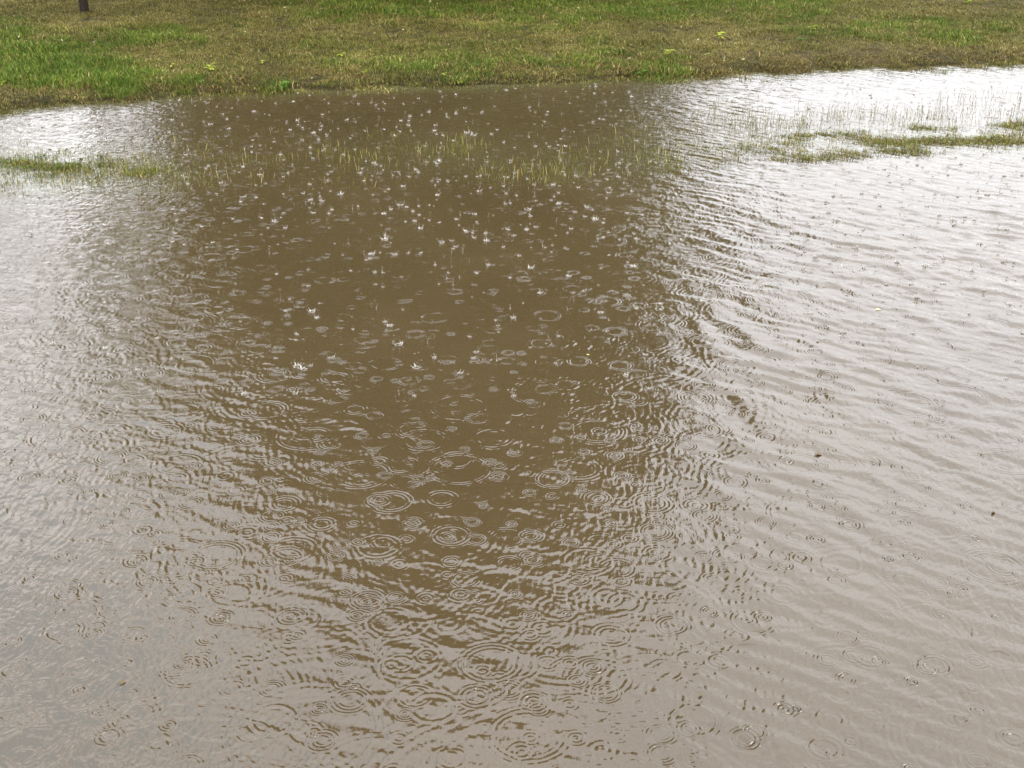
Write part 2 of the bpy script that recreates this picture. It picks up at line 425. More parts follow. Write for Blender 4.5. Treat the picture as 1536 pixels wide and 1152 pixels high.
# wind wavelets: trains with slowly wandering phase
def train(deg, lam, amp, seed, wander=0.35, env=None):
    a = R(deg); ph = WX * math.cos(a) + WY * math.sin(a)
    ph = ph + wander * lam * 9 * (fbm(WX, WY, 1.3, seed, 3) - 0.5)
    e = 0.25 + 0.95 * fbm(WX, WY, 1.1, seed + 5, 2)
    if env is not None: e = e * env
    return (amp * e * np.sin(2 * math.pi * ph / lam)).astype(np.float32)
PXW = 768 + FPX * WX / (WY * cp + CAM_H * sp)
PYW = 576 + FPX * (CAM_H * cp - WY * sp) / (WY * cp + CAM_H * sp)
right = sstep(900, 1150, PXW); mid = 1 - right
calm_mid = 1 - 0.45 * np.exp(-((PXW - 650) / 240) ** 2 - ((PYW - 400) / 110) ** 2)   # sheltered water in the middle
H += train(45, 0.24, 0.0044, 21, 0.5, right * sstep(250, 400, PYW) * (1 - 0.55 * sstep(650, 900, PYW)))
H += train(52, 0.085, 0.0013, 31, 0.5, right)
H += train(70, 0.060, 0.00014, 41, 0.6, 0.4 + 0.6 * right)
H += train(40, 0.045, 0.00024, 51, 0.6, right)
H += train(55, 0.12, 0.0004, 61, 0.6, mid * calm_mid)
H += train(100, 0.07, 0.00012, 71, 0.7, mid * calm_mid)
H += train(20, 0.05, 0.00009, 81, 0.7)
def chop(deg, across, along, amp, seed, env):
    a = R(deg); u_ = WX * math.cos(a) + WY * math.sin(a); v_ = -WX * math.sin(a) + WY * math.cos(a)
    return (amp * (fbm(u_ * across, v_ * along, 1.0, seed, 2) - 0.5) * env).astype(np.float32)
H += chop(62, 26, 8, 0.0062, 91, (0.35 + 0.65 * right) * (.45 + .55 * sstep(2.6, 4.2, WY)))
H += chop(80, 34, 14, 0.0022, 97, calm_mid)
H += chop(40, 14, 4, 0.0105, 103, right * (.4 + .6 * sstep(2.6, 4.2, WY)))
H += chop(66, 15, 5, 0.0036, 109, mid * calm_mid * sstep(5.9, 5.0, WY) * sstep(2.6, 4.2, WY))
H += (0.0020 * (fbm(WX, WY, 30, 91, 2) - 0.5) * sstep(4.5, 7.5, WY) * (0.35 + 0.65 * calm_mid)).astype(np.float32)
H += (0.0012 * (fbm(WX, WY, 22, 95, 2) - 0.5) * (1 - right) * calm_mid * sstep(3, 4.5, WY)).astype(np.float32)
# the broad bow-shaped wave
for (bx, by, br_, am) in [(0.02, 5.42, 0.72, 0.0006), (0.02, 5.42, 0.86, 0.0004), (-1.5, 4.6, 0.6, .0004), (-1.2, 5.6, .8, .0004)]:
    add_ring(bx, by, br_, 0.13, am, 0.12)
H *= np.where(True, calm_mid * 0.45 + 0.55, 1).astype(np.float32)
# fade to the flat sheet around
edge = sstep(1.0, 0.80, np.abs(s))[None, :] * sstep(1.5, 1.8, rows)[:, None] * sstep(12.6, 12.2, rows)[:, None]
H *= edge.astype(np.float32)
# outer flat part of the same sheet
ext_s = np.array([0.4, 1.0, 2.2, 5.0])
left = WX[:, :1] - ext_s[::-1][None, :] * (3 + 0 * rows[:, None]); rightx = WX[:, -1:] + ext_s[None, :] * 3
X_ = np.concatenate([left, WX, rightx], 1)
Y_ = np.concatenate([np.repeat(rows[:, None], 4, 1), WY, np.repeat(rows[:, None], 4, 1)], 1)
Z_ = np.concatenate([np.zeros((len(rows), 4)), H, np.zeros((len(rows), 4))], 1)
front = np.array([-6, -2.5, 0.0, 1.0])
X_ = np.concatenate([np.repeat(X_[:1], 4, 0), X_, X_[-1:]], 0)
Y_ = np.concatenate([np.repeat(front[:, None], X_.shape[1], 1), Y_, np.full((1, X_.shape[1]), 14.0)], 0)
Z_ = np.concatenate([np.zeros((4, X_.shape[1])), Z_, np.zeros((1, X_.shape[1]))], 0)
wme = grid_mesh('water', X_, Y_, Z_, M['water'])
# how close grass lies under the surface
PX2 = 768 + FPX * X_ / (np.maximum(Y_, 1) * cp + CAM_H * sp)
PY2 = 576 + FPX * (CAM_H * cp - Y_ * sp) / (np.maximum(Y_, 1) * cp + CAM_H * sp)
sh = 0.9 * np.exp(-((PX2 - 60) / 150) ** 2 - ((PY2 - 258) / 30) ** 2)
sh = np.maximum(sh, 0.18 * np.exp(-((PX2 - 820) / 300) ** 2 - ((PY2 - 235) / 35) ** 2))
sh = np.maximum(sh, 0.6 * np.exp(-((PX2 - 1400) / 330) ** 2 - ((PY2 - 212) / 22) ** 2))
sh = np.maximum(sh, 0.7 * sstep(0.45, 0.0, shore_y(X_) - Y_))
at = wme.attributes.new('shallow', 'FLOAT', 'POINT'); at.data.foreach_set('value', np.clip(sh, 0, 1).reshape(-1).astype(np.float32))
tag(link('water', wme), 'muddy brown floodwater pitted and ringed by rain', kind='structure')
def water_z(x, y):
    i = int(np.clip(np.searchsorted(rows, y), 0, len(rows) - 1)); hw = 0.62 + 0.56 * rows[i]
    j = int(np.clip((x / hw + 1) / 2 * (NC - 1), 0, NC - 1)); return float(H[i, j])

# ------------------------------------------------------------------ grass
def blade(V, F, FM, base, ang, lean, h, wd, mi, curve=1.0):
    dx, dy = math.cos(ang), math.sin(ang); px_, py_ = -dy, dx
    pts = []
    for t_ in (0, 0.45, 0.8):
        f = lean * h * t_ ** (1 + curve); ww = wd * (1 - 0.45 * t_)
        z = h * t_ * (1 - 0.25 * lean * t_)
        c = (base[0] + dx * f, base[1] + dy * f, base[2] + z)
        pts.append(((c[0] - px_ * ww / 2, c[1] - py_ * ww / 2, c[2]), (c[0] + px_ * ww / 2, c[1] + py_ * ww / 2, c[2])))
    f = lean * h; tip = (base[0] + dx * f, base[1] + dy * f, base[2] + h * (1 - 0.25 * lean))
    n0 = len(V)
    for a, c in pts: V += [a, c]
    V.append(tip)
    F += [(n0, n0 + 1, n0 + 3, n0 + 2), (n0 + 2, n0 + 3, n0 + 5, n0 + 4), (n0 + 4, n0 + 5, n0 + 6)]
    FM += [mi] * 3
src = bpy.data.collections.new('tuft_sources')     # not linked to the scene: only instanced
def tuft(i, n, rad, h0, h1, wd, mats, weights, lean=(0.2, 0.9)):
    V, F, FM = [], [], []
    for k in range(n):
        a = random.uniform(0, 2 * math.pi); r_ = rad * math.sqrt(random.random())
        blade(V, F, FM, (r_ * math.cos(a), r_ * math.sin(a), -0.01), random.uniform(0, 6.283), random.uniform(*lean), random.uniform(h0, h1) + 0.01,
              wd * random.uniform(.7, 1.3), random.choices(range(len(mats)), weights)[0])
    o = bpy.data.objects.new('%02d_tuft' % i, mesh_of('%02d_tuft' % i, V, F, mats, FM)); src.objects.link(o)
G4 = [M['green'], M['dry'], M['lush'], M['brown']]
for i in range(3): tuft(i, 80, 0.11, .010, .034, .0036, G4, (6, 4, 2.5, 2), (.3, 1.2))        # mixed green
for i in range(3, 6): tuft(i, 80, 0.11, .008, .030, .0036, G4, (3, 7, 0.6, 2.5), (0.4, 1.5))    # dry
for i in range(6, 8): tuft(i, 80, 0.11, .018, .048, .0040, G4, (2, .5, 8, .3))        # lush
for i in range(8, 10): tuft(i, 60, 0.11, .010, .03, .004, G4, (1, 3, .2, 7), (0.5, 1.5))     # brown thatch
def stemtuft(i, n, rad, h0, h1, wd, mats, wts, heads):
    V, F, FM = [], [], []
    for k in range(n):
        a = random.uniform(0, 2 * math.pi); r_ = rad * math.sqrt(random.random()); h = random.uniform(h0, h1)
        bx_, by_ = r_ * math.cos(a), r_ * math.sin(a); an = random.uniform(0, 6.283); ln = random.uniform(.05, .5)
        blade(V, F, FM, (bx_, by_, -0.03), an, ln, h + .03, wd * random.uniform(.7, 1.3), random.choices(range(len(mats)), wts)[0])
        if heads and random.random() < 0.5:
            hh = h * 0.86; f = ln * h * .8
            cx_, cy_, cz_ = bx_ + math.cos(an) * f, by_ + math.sin(an) * f, hh
            n0 = len(V); w_ = wd * 0.9
            V += [(cx_ - w_, cy_, cz_), (cx_ + w_, cy_, cz_), (cx_, cy_ - w_, cz_), (cx_, cy_ + w_, cz_), (cx_, cy_, cz_ - .008), (cx_, cy_, cz_ + .016)]
            for q in ((0, 2), (2, 1), (1, 3), (3, 0)):
                F += [(n0 + q[0], n0 + q[1], n0 + 5), (n0 + q[1], n0 + q[0], n0 + 4)]; FM += [len(mats) - 1] * 2
    o = bpy.data.objects.new('%02d_tuft' % i, mesh_of('%02d_tuft' % i, V, F, mats, FM)); src.objects.link(o)
SM = [M['stem'], M['green'], M['dry'], M['bud']]
for i in range(10, 13): stemtuft(i, 4, 0.09, .010, .065, .0031, SM, (5, 3, 2, 0), False)
for i in range(13, 16): stemtuft(i, 4, 0.11, .015, .10, .0028, SM, (3, 4, 0, 2), True)
for i in range(16, 18): stemtuft(i, 16, 0.06, .012, .045, .0042, SM, (4, 3, 4, 0), False)

def scatter(name, P, kinds, rot, tilt, scale, label, cat):
    me = bpy.data.meshes.new(name); me.vertices.add(len(P))
    me.vertices.foreach_set('co', np.asarray(P, np.float32).reshape(-1))
    a = me.attributes.new('pick', 'INT', 'POINT'); a.data.foreach_set('value', np.asarray(kinds, np.int32))
    a = me.attributes.new('turn', 'FLOAT_VECTOR', 'POINT')
    a.data.foreach_set('vector', np.stack([tilt[0], tilt[1], rot], -1).astype(np.float32).reshape(-1))
    a = me.attributes.new('size', 'FLOAT', 'POINT'); a.data.foreach_set('value', np.asarray(scale, np.float32))
    o = link(name, me)
    g = bpy.data.node_groups.new(name + '_nodes', 'GeometryNodeTree')
    g.interface.new_socket('Geometry', in_out='INPUT', socket_type='NodeSocketGeometry')
    g.interface.new_socket('Geometry', in_out='OUTPUT', socket_type='NodeSocketGeometry')
    gi = N(g, 'NodeGroupInput'); go = N(g, 'NodeGroupOutput')
    ip = N(g, 'GeometryNodeInstanceOnPoints'); ci = N(g, 'GeometryNodeCollectionInfo')
    ci.inputs['Collection'].default_value = src; ci.inputs['Separate Children'].default_value = True; ci.inputs['Reset Children'].default_value = True
    ip.inputs['Pick Instance'].default_value = True
    def attr(nm, ty):
        n_ = N(g, 'GeometryNodeInputNamedAttribute', data_type=ty); n_.inputs['Name'].default_value = nm; return n_
    k = attr('pick', 'INT'); tn = attr('turn', 'FLOAT_VECTOR'); sz = attr('size', 'FLOAT')
    er = N(g, 'FunctionNodeEulerToRotation')
    l = g.links.new
    l(gi.outputs[0], ip.inputs['Points']); l(ci.outputs[0], ip.inputs['Instance'])
    l(k.outputs['Attribute'], ip.inputs['Instance Index']); l(tn.outputs['Attribute'], er.inputs[0]); l(er.outputs[0], ip.inputs['Rotation'])
    l(sz.outputs['Attribute'], ip.inputs['Scale']); l(ip.outputs[0], go.inputs[0])
    md = o.modifiers.new('scatter', 'NODES'); md.node_group = g
    tag(o, label, cat, kind='stuff')
    return o

# patches seen on the bank: (px, py, sx, sy, weight) + = green, - = dry
GREEN = [(40, 95, 110, 32, 1.0), (60, 130, 90, 22, .9), (230, 70, 70, 14, .7), (180, 133, 34, 14, 1.5), (290, 128, 22, 8, .6), (140, 110, 60, 20, .6),
         (190, 4, 16, 4, 1.2), (95, 15, 12, 6, .6), (560, 15, 180, 18, .45), (780, 30, 140, 16, .35), (920, 25, 130, 30, .4), (1100, 15, 130, 16, .7), (1300, 25, 120, 14, .6),
         (1200, 65, 30, 7, .7), (1400, 48, 40, 6, .7), (1440, 75, 26, 14, .8), (1500, 55, 60, 10, .5), (640, 115, 90, 16, .6), (415, 137, 18, 5, 1.2), (990, 115, 60, 14, .7), (1380, 60, 90, 8, .4), (1000, 2, 200, 10, .5)]
DRY = [(40, 25, 90, 16, .9), (260, 40, 120, 22, .75), (130, 50, 60, 10, .5), (420, 65, 60, 18, .35), (560, 62, 110, 12, .6), (170, 80, 30, 10, .3), (660, 90, 120, 12, .25), (350, 95, 70, 12, .4),
       (1000, 60, 130, 12, .5), (1380, 22, 100, 12, .9), (1500, 25, 60, 14, .8), (1200, 90, 160, 14, .8), (1100, 70, 80, 12, .5), (1420, 90, 90, 10, .8), (480, 122, 120, 8, .4), (880, 125, 90, 6, .4), (820, 85, 60, 12, .25)]
def greenness(x, y):
    px, py = to_px(x, y)
    v = 0.9 * (fbm(x, y, 1.1, 61) - 0.5) + 0.9 * (fbm(x, y, 4.0, 71, 3) - 0.5)
    for (a, c, sx, sy, wgt) in GREEN: v = v + 0.75 * wgt * np.exp(-((px - a) / sx) ** 2 - ((py - c) / sy) ** 2)
    for (a, c, sx, sy, wgt) in DRY: v = v - 0.8 * wgt * np.exp(-((px - a) / sx) ** 2 - ((py - c) / sy) ** 2)
    return v
gz_ = lambda x, y: float(ground_z(x, y))
def bank_points(n, x0, x1, y0_, y1):
    X = rng.uniform(x0, x1, n); Y = rng.uniform(y0_, y1, n)
    Z = ground_z(X, Y); k = Z > -0.008 - 0.02 * (rng.random(n) < .4)
    return X[k], Y[k], Z[k]
parts_ = [bank_points(52000, -8.5, 8.5, 9, 17.5), bank_points(11000, -14, 14, 17.5, 27), bank_points(4000, -20, -8.5, 7, 20), bank_points(4000, 8.5, 20, 9, 20)]
X = np.concatenate([p[0] for p in parts_]); Y = np.concatenate([p[1] for p in parts_]); Z = np.concatenate([p[2] for p in parts_])
g = greenness(X, Y)
d = Y - shore_y(X)
px_, py_ = to_px(X, Y)
n = len(X); u = rng.random(n)
bare = (rng.random(n) < 0.30 * sstep(-0.25, -0.7, g))
X, Y, Z, g, d, u, px_ = [a[~bare] for a in (X, Y, Z, g, d, u, px_)]
n = len(X)
gg = g - 0.06 + 0.85 * (u - 0.5)
kind = np.where(gg > 0.42, 6 + rng.integers(0, 2, n), np.where(gg > 0.0, rng.integers(0, 3, n), 3 + rng.integers(0, 3, n)))
rim = (d < 0.55) & (rng.random(n) < np.where(px_ > 1000, 0.65, 0.3)) & (gg < 0.5)
kind = np.where(rim, 8 + rng.integers(0, 2, n), kind)
sz = rng.uniform(.6, 1.1, n) * (1 + 0.3 * np.clip(g, -.3, 1)) * (0.55 + 0.55 * vnoise(X, Y, 3.5, 77) + 0.55 * vnoise(X, Y, 8, 79) ** 2)
scatter('lawn_grass', np.stack([X, Y, Z], -1), kind, rng.uniform(0, 6.28, n), (rng.normal(0, .12, n), rng.normal(0, .12, n)), sz,
        'rough lawn on the far bank in green tufts and straw coloured dry patches', 'grass')

# straw, fallen leaves and clods lying in the turf
V, F, FM = [], [], []
rl = random.Random(3)
for k in range(1500):
    x = rl.uniform(-8.5, 8.5); y = rl.uniform(9.4, 17)
    if y < float(shore_y(x)) + .05: continue
    if float(vnoise(x, y, 1.6, 44)) < 0.35 and rl.random() < .75: continue
    z = gz_(x, y) + rl.uniform(.008, .03); a = rl.uniform(0, 6.28); l_ = rl.uniform(.008, .022); w_ = l_ * rl.uniform(.25, .6)
    ca, sa = math.cos(a) * l_, math.sin(a) * l_; cb, sb = -math.sin(a) * w_, math.cos(a) * w_
    n0 = len(V)
    V += [(x - ca, y - sa, z), (x + cb, y + sb, z + rl.uniform(0, .012)), (x + ca, y + sa, z + rl.uniform(0, .02)), (x - cb, y - sb, z - .002)]
    F += [(n0, n0 + 3, n0 + 1), (n0 + 3, n0 + 2, n0 + 1)]; m_ = 0 if rl.random() < .45 else 1; FM += [m_, m_]
tag(link('leaf_litter', mesh_of('leaf_litter', V, F, [M['straw_leaf'], M['dark_leaf']], FM)), 'pale straw bits and dark fallen leaves strewn through the turf', 'leaf litter', kind='stuff')

# grass that stands in the water: density by area (px, py, sx, sy, points, kind)
BANDS = [(40, 240, 80, 12, 260, 16), (110, 255, 80, 14, 170, 16), (60, 270, 90, 12, 120, 16), (215, 250, 40, 14, 90, 16), (1650, 204, 100, 9, 220, 16), (1640, 165, 100, 14, 120, 13), (-110, 246, 90, 10, 150, 16), (290, 235, 60, 16, 60, 10), (360, 225, 90, 20, 50, 10), (430, 255, 90, 16, 60, 10), (250, 262, 40, 14, 40, 10), (1330, 211, 120, 5, 200, 16), (1460, 210, 80, 5, 200, 16), (1200, 215, 100, 7, 120, 16), (120, 252, 90, 9, 130, 16), (640, 235, 150, 22, 150, 10), (560, 215, 60, 16, 40, 10), (680, 225, 25, 16, 70, 10), (800, 262, 90, 12, 130, 10), (900, 240, 80, 20, 110, 10), (930, 215, 50, 20, 80, 10), (960, 205, 30, 20, 60, 10),
         (1010, 235, 50, 20, 130, 10), (300, 255, 60, 16, 60, 10), (400, 262, 50, 14, 50, 10), (270, 275, 60, 12, 40, 10), (460, 235, 70, 20, 45, 10), (540, 278, 60, 6, 30, 10), (210, 255, 40, 14, 60, 10), (860, 262, 30, 8, 45, 10),
         (1150, 180, 130, 16, 170, 13), (1330, 175, 140, 14, 200, 13), (1450, 165, 90, 16, 150, 13), (1080, 190, 60, 16, 70, 13), (1230, 190, 170, 10, 110, 13),
         (1100, 225, 70, 14, 120, 16), (1190, 235, 60, 6, 130, 16), (1150, 222, 70, 8, 120, 16), (1275, 231, 34, 5, 110, 16), (1240, 208, 90, 7, 120, 16), (1345, 226, 34, 5, 110, 16), (1330, 215, 60, 6, 120, 16),
         (1420, 213, 90, 7, 240, 16), (1510, 210, 50, 10, 280, 16), (1525, 188, 26, 6, 90, 16), (1390, 192, 50, 6, 60, 16), (1060, 245, 40, 8, 50, 16), (1300, 195, 200, 12, 90, 16),
         (20, 242, 60, 12, 170, 16), (90, 250, 70, 12, 120, 16), (60, 275, 120, 12, 90, 16), (205, 256, 36, 10, 50, 16), (120, 262, 100, 16, 50, 10), (30, 220, 60, 8, 40, 16), (150, 285, 80, 8, 30, 10)]
P, K = [], []
for (a, c, sx, sy, cnt, k) in BANDS:
    for q in range(int(cnt * (1.15 if k == 10 else 0.55 if k == 13 else .42))):
        x, y = to_world(a + random.gauss(0, sx * .8), c + random.gauss(0, sy * .7))
        if float(vnoise(x, y, 4, 33)) < 0.5 and random.random() < .7: continue
        P.append((x, y, 0.0 if k < 16 else -.012)); K.append(k + random.randrange(3 if k < 16 else 2))
        if k == 16 and random.random() < .45: K[-1] = random.choice([0, 1, 3, 8])
# denser turf on the ridges
for (a, c, hw, hh, h) in RIDGES:
    for q in range(int(hw * (1.15 if a > 300 else 1.0))):
        x, y = to_world(a + random.gauss(0, hw * .55), c + random.gauss(0, hh * .35))
        P.append((x, y, max(-0.012, min(0.012, float(ground_z(x, y)) - .012)))); K.append(random.choice([0, 1, 2, 3, 8] if a > 300 else [0, 1, 6, 3]))
P = np.array(P); n = len(P)
scatter('flooded_grass', P, np.array(K), rng.uniform(0, 6.28, n), (rng.normal(0, .10, n), rng.normal(0, .10, n)), rng.uniform(.55, 1.1, n),
        'sparse thin grass stalks and low turf poking through the floodwater', 'grass')

# ------------------------------------------------------------------ trees
def tube(V, F, pts, radii, seg=8):
    n0 = len(V); k = len(pts)
    for i, (p, r_) in enumerate(zip(pts, radii)):
        d_ = (pts[min(i + 1, k - 1)] - pts[max(i - 1, 0)]).normalized()
        a = d_.orthogonal().normalized() if i == 0 else (pa - d_ * pa.dot(d_)).normalized()
        pa = a; c = d_.cross(a)
        for s_ in range(seg):
            th = 2 * math.pi * s_ / seg
            V.append(tuple(p + (a * math.cos(th) + c * math.sin(th)) * r_ * (1 + 0.07 * math.sin(3 * th + i))))
    for i in range(k - 1):
        for s_ in range(seg):
            a0 = n0 + i * seg + s_; a1 = n0 + i * seg + (s_ + 1) % seg
            F.append((a0, a1, a1 + seg, a0 + seg))
    F.append(tuple(n0 + (k - 1) * seg + s_ for s_ in range(seg)))
def make_tree(name, loc, h, rad, z_low, trunk_r, n_limb, n_leaf, leaf_s, mat, profile, label, seed, group=None, lean=0.0, clump=0.55):
    rs = random.Random(seed)
    root = empty(name, loc); tag(root, label, 'tree', group)
    V, F = [], []
    pts = [Vector((lean * t_ * h + 0.08 * math.sin(3 * t_ + seed) * h * .1, 0.04 * h * math.sin(2.3 * t_ + seed) * t_, t_ * h * 0.9 - (0.15 if t_ == 0 else 0))) for t_ in [0, .02, .06, .12, .2, .3, .42, .55, .7, .85, 1]]
    rr = [trunk_r * f for f in (1.35, 1.18, 1.04, 1, .93, .85, .72, .56, .38, .2, .06)]
    tube(V, F, pts, rr, 12)
    tips = []
    L_ = link('trunk', mesh_of('trunk', V, F, M['bark'], smooth=True), root)
    V, F = [], []
    for i in range(n_limb):
        t_ = rs.uniform(0, 1) ** 0.9
        z = z_low + (h * 0.86 - z_low) * t_
        f = z / (h * 0.9); idx = min(int(f * 10), 9)
        tt = [0, .02, .06, .12, .2, .3, .42, .55, .7, .85, 1]
        b0 = pts[0]
        for q in range(10):
            if tt[q] <= f <= tt[q + 1]:
                b0 = pts[q].lerp(pts[q + 1], (f - tt[q]) / (tt[q + 1] - tt[q]))
        ang = i * 2.39996 + rs.uniform(-.4, .4)
        ro = rad * profile((z - z_low) / (h - z_low)) * rs.uniform(.7, 1.0)
        up = rs.uniform(.1, .5) * ro * (0.5 + t_)
        droop = (1 - t_) * 0.35 * ro * (1 if z_low < 1.5 else .3)
        end = b0 + Vector((math.cos(ang) * ro, math.sin(ang) * ro, up - droop))
        m1 = b0.lerp(end, .35) + Vector((rs.uniform(-.1, .1), rs.uniform(-.1, .1), .12 * ro)); m2 = b0.lerp(end, .7) + Vector((0, 0, .10 * ro))
        r0 = max(.012, trunk_r * 0.34 * (1 - .7 * t_))
        tube(V, F, [b0, m1, m2, end], [r0, r0 * .7, r0 * .4, r0 * .12], 5)
        for q, w_ in ((.45, 1), (.7, 1), (.9, 1), (1.0, 1)):
            c = b0.lerp(end, q) + Vector((0, 0, .1 * ro * (1 - q)))
            tips.append(c)
            for k in range(2):
                e2 = c + Vector((rs.gauss(0, .16), rs.gauss(0, .16), rs.gauss(.05, .12))) * ro
                tube(V, F, [c, c.lerp(e2, .5) + Vector((0, 0, .03 * ro)), e2], [r0 * .3, r0 * .2, r0 * .06], 4); tips.append(e2)
    link('limbs', mesh_of('limbs', V, F, M['bark'], smooth=True), root)
    # leaves in clumps round the twigs
    nt_ = len(tips); rs2 = np.random.default_rng(seed)
    T = np.array([tuple(c) for c in tips])
    pk = rs2.integers(0, nt_, n_leaf)
    c = T[pk] + rs2.normal(0, 1, (n_leaf, 3)) * np.array([clump, clump, clump * .7]) * (0.6 + 0.8 * rs2.random((nt_, 1))[pk])
    c[:, 2] = np.maximum(c[:, 2], 0.35)
    a = rs2.normal(0, 1, (n_leaf, 3)); a /= np.linalg.norm(a, axis=1)[:, None]
    b_ = np.cross(a, rs2.normal(0, 1, (n_leaf, 3))); b_ /= np.linalg.norm(b_, axis=1)[:, None]
    sl = leaf_s * rs2.uniform(.6, 1.3, n_leaf)[:, None]
    nn = np.cross(a, b_)
    Vv = np.stack([c - a * sl, c + b_ * sl * .45 - nn * sl * .15, c + a * sl, c - b_ * sl * .45 - nn * sl * .15], 1).reshape(-1, 3)
    me = bpy.data.meshes.new('crown'); me.vertices.add(len(Vv)); me.vertices.foreach_set('co', Vv.astype(np.float32).reshape(-1))
    me.loops.add(n_leaf * 4); me.loops.foreach_set('vertex_index', np.arange(n_leaf * 4, dtype=np.int32))
    me.polygons.add(n_leaf); me.polygons.foreach_set('loop_start', np.arange(0, n_leaf * 4, 4, dtype=np.int32))
    me.materials.append(mat); me.update(calc_edges=True); me.validate()
    link('crown', me, root)
    return root
# the broad tree whose reflection fills the middle of the water
def prof_big(t_): return (0.93 + 0.12 * math.sin(t_ * 3)) * (1 - max(0, t_ - .35) ** 1.6 * 1.35) if t_ < 1 else .15
gz = lambda x, y: float(ground_z(x, y))
make_tree('broad_tree', (-1.35, 18.3, gz(-1.35, 18.3)), 9.7, 3.05, 0.5, 0.30, 120, 52000, 0.13, M['leaf'], prof_big,
          'big dark leafy tree whose shade darkens the lawn at the top centre', 11)
make_tree('broad_tree', (0.9, 22.5, gz(.9, 22.5)), 11.8, 2.2, 1.0, 0.22, 70, 24000, 0.13, M['leaf'], lambda t_: 1 - .5 * max(0, t_ - .5),
          'dark narrow leafy tree standing behind and right of the big tree', 12)
make_tree('broad_tree', (-4.5, 21.5, gz(-4.5, 21.5)), 6.4, 1.45, 0.8, 0.16, 50, 14000, 0.13, M['leaf'], lambda t_: 1 - .6 * max(0, t_ - .4),
          'shorter dark leafy tree on the left flank of the big tree', 13)
# slim young tree whose trunk foot shows at the top left
tx, ty = to_world(121, 17)
ty = 13.75; tx = (121 - 768) / FPX * (ty * cp + (CAM_H - gz(-4.8, ty)) * sp)
make_tree('young_tree', (tx, ty, gz(tx, ty)), 5.4, 0.7, 1.5, 0.040, 34, 1500, 0.075, M['leaf_light'], lambda t_: 1 - .4 * t_,
          'slim young tree with a dark bare trunk foot on the lawn at top left', 14, clump=.28)
make_tree('airy_tree', (-11.2, 25.0, gz(-11.2, 25)), 7.6, 2.2, 1.2, 0.09, 60, 1700, 0.11, M['leaf_light'], lambda t_: 1 - .4 * t_,
          'airy thin leaved tree standing farther left beyond the lawn', 15)

# ------------------------------------------------------------------ small broad-leaved plants on the bank
def leaf_faces(V, F, base, ang, lift, L_, W_, n=4):
    d_ = Vector((math.cos(ang) * math.cos(lift), math.sin(ang) * math.cos(lift), math.sin(lift))); side = Vector((-math.sin(ang), math.cos(ang), 0))
    up = side.cross(d_) * -1
    n0 = len(V)
    prof = [0.06, .75, 1.0, .7, .05]
    for i in range(5):
        t_ = i / 4; c = base + d_ * (L_ * t_) + Vector((0, 0, -0.35 * L_ * t_ * t_))
        V.append(tuple(c - side * W_ / 2 * prof[i] + Vector((0, 0, .10 * W_)))); V.append(tuple(c)); V.append(tuple(c + side * W_ / 2 * prof[i] + Vector((0, 0, .10 * W_))))
    for i in range(4):
        a = n0 + i * 3
        F += [(a, a + 1, a + 4, a + 3), (a + 1, a + 2, a + 5, a + 4)]
def plant(px, py, size, n_leaf, mat, label, seed, tall=1.0):
    size *= 0.78
    rs = random.Random(seed)
    x, y = to_world(px, py)
    for _ in range(4):      # settle on the sloping bank
        z = gz(x, y); dz = CAM_H - z
        phi = R(PITCH) + math.atan((py - 576.0) / FPX); y = dz / math.tan(phi); x = (px - 768.0) / FPX * (y * cp + dz * sp)
    z = max(gz(x, y), 0)
    root = empty('broadleaf_seedling', (x, y, z)); tag(root, label, 'plant', 'pale broad-leaved seedlings on the bank')
    V, F = [], []
    h = size * 0.9 * tall
    tube(V, F, [Vector((0, 0, -.02)), Vector((.01, 0, h * .5)), Vector((.0, .01, h))], [.004, .003, .002], 5)
    link('stem', mesh_of('stem', V, F, M['stem']), root)
    for i in range(n_leaf):
        V, F = [], []
        q = rs.uniform(.45, 1) if i else 1
        leaf_faces(V, F, Vector((0, 0, h * q)), i * 2.4 + rs.uniform(-.3, .3), rs.uniform(.0, .7), size * rs.uniform(.6, 1.05), size * rs.uniform(.4, .6))
        link('leaf', mesh_of('leaf', V, F, mat, smooth=True), root)
W1, W2 = M['weed'], M['weed_green']
plant(316, 108, .085, 6, W1, 'bright yellow-green seedling with upright leaves, the largest on the left bank', 1)
plant(394, 98, .05, 4, W1, 'small pale green seedling to the right of the largest left one', 2)
plant(286, 134, .07, 6, W2, 'mid green flat-leaved weed just above the waterline at left', 3, .5)
plant(302, 124, .05, 5, W2, 'small green weed between the brightest seedling and the waterline', 4, .5)
plant(512, 86, .06, 5, W1, 'pale yellow-green seedling halfway up the bank left of centre', 5, .7)
plant(548, 118, .05, 5, W1, 'yellow seedling just left of a twin near the waterline', 6, .8)
plant(537, 124, .045, 4, W1, 'low yellow-green seedling close to the waterline, left of the pair at centre', 7, .6)
plant(667, 127, .055, 5, W1, 'yellow-green seedling at the waterline, left one of the centre pair', 8, .7)
plant(689, 128, .06, 6, W1, 'yellow-green seedling at the waterline, right one of the centre pair', 9, .7)
plant(1003, 88, .10, 8, W1, 'loose yellow-green seedling above the edge of the bright water', 10)
plant(1079, 60, .085, 7, W1, 'yellow-green seedling with thin leaves beside dry grass right of centre', 11)
plant(1218, 48, .08, 6, W1, 'yellow-green seedling in the deep green grass at right', 12)
plant(1200, 66, .075, 7, W2, 'dark green leafy weed on the dry right bank', 13, .8)
plant(1060, 86, .045, 4, W1, 'tiny pale seedling low on the bank right of centre', 14)
plant(1450, 8, .09, 8, W1, 'yellow-green seedling at the very top right of the lawn', 15)
plant(258, 102, .05, 4, W1, 'tiny whitish green seedling left of the brightest one', 16)
plant(4, 130, .05, 4, W1, 'tiny pale seedling at the left edge of the bank', 17)
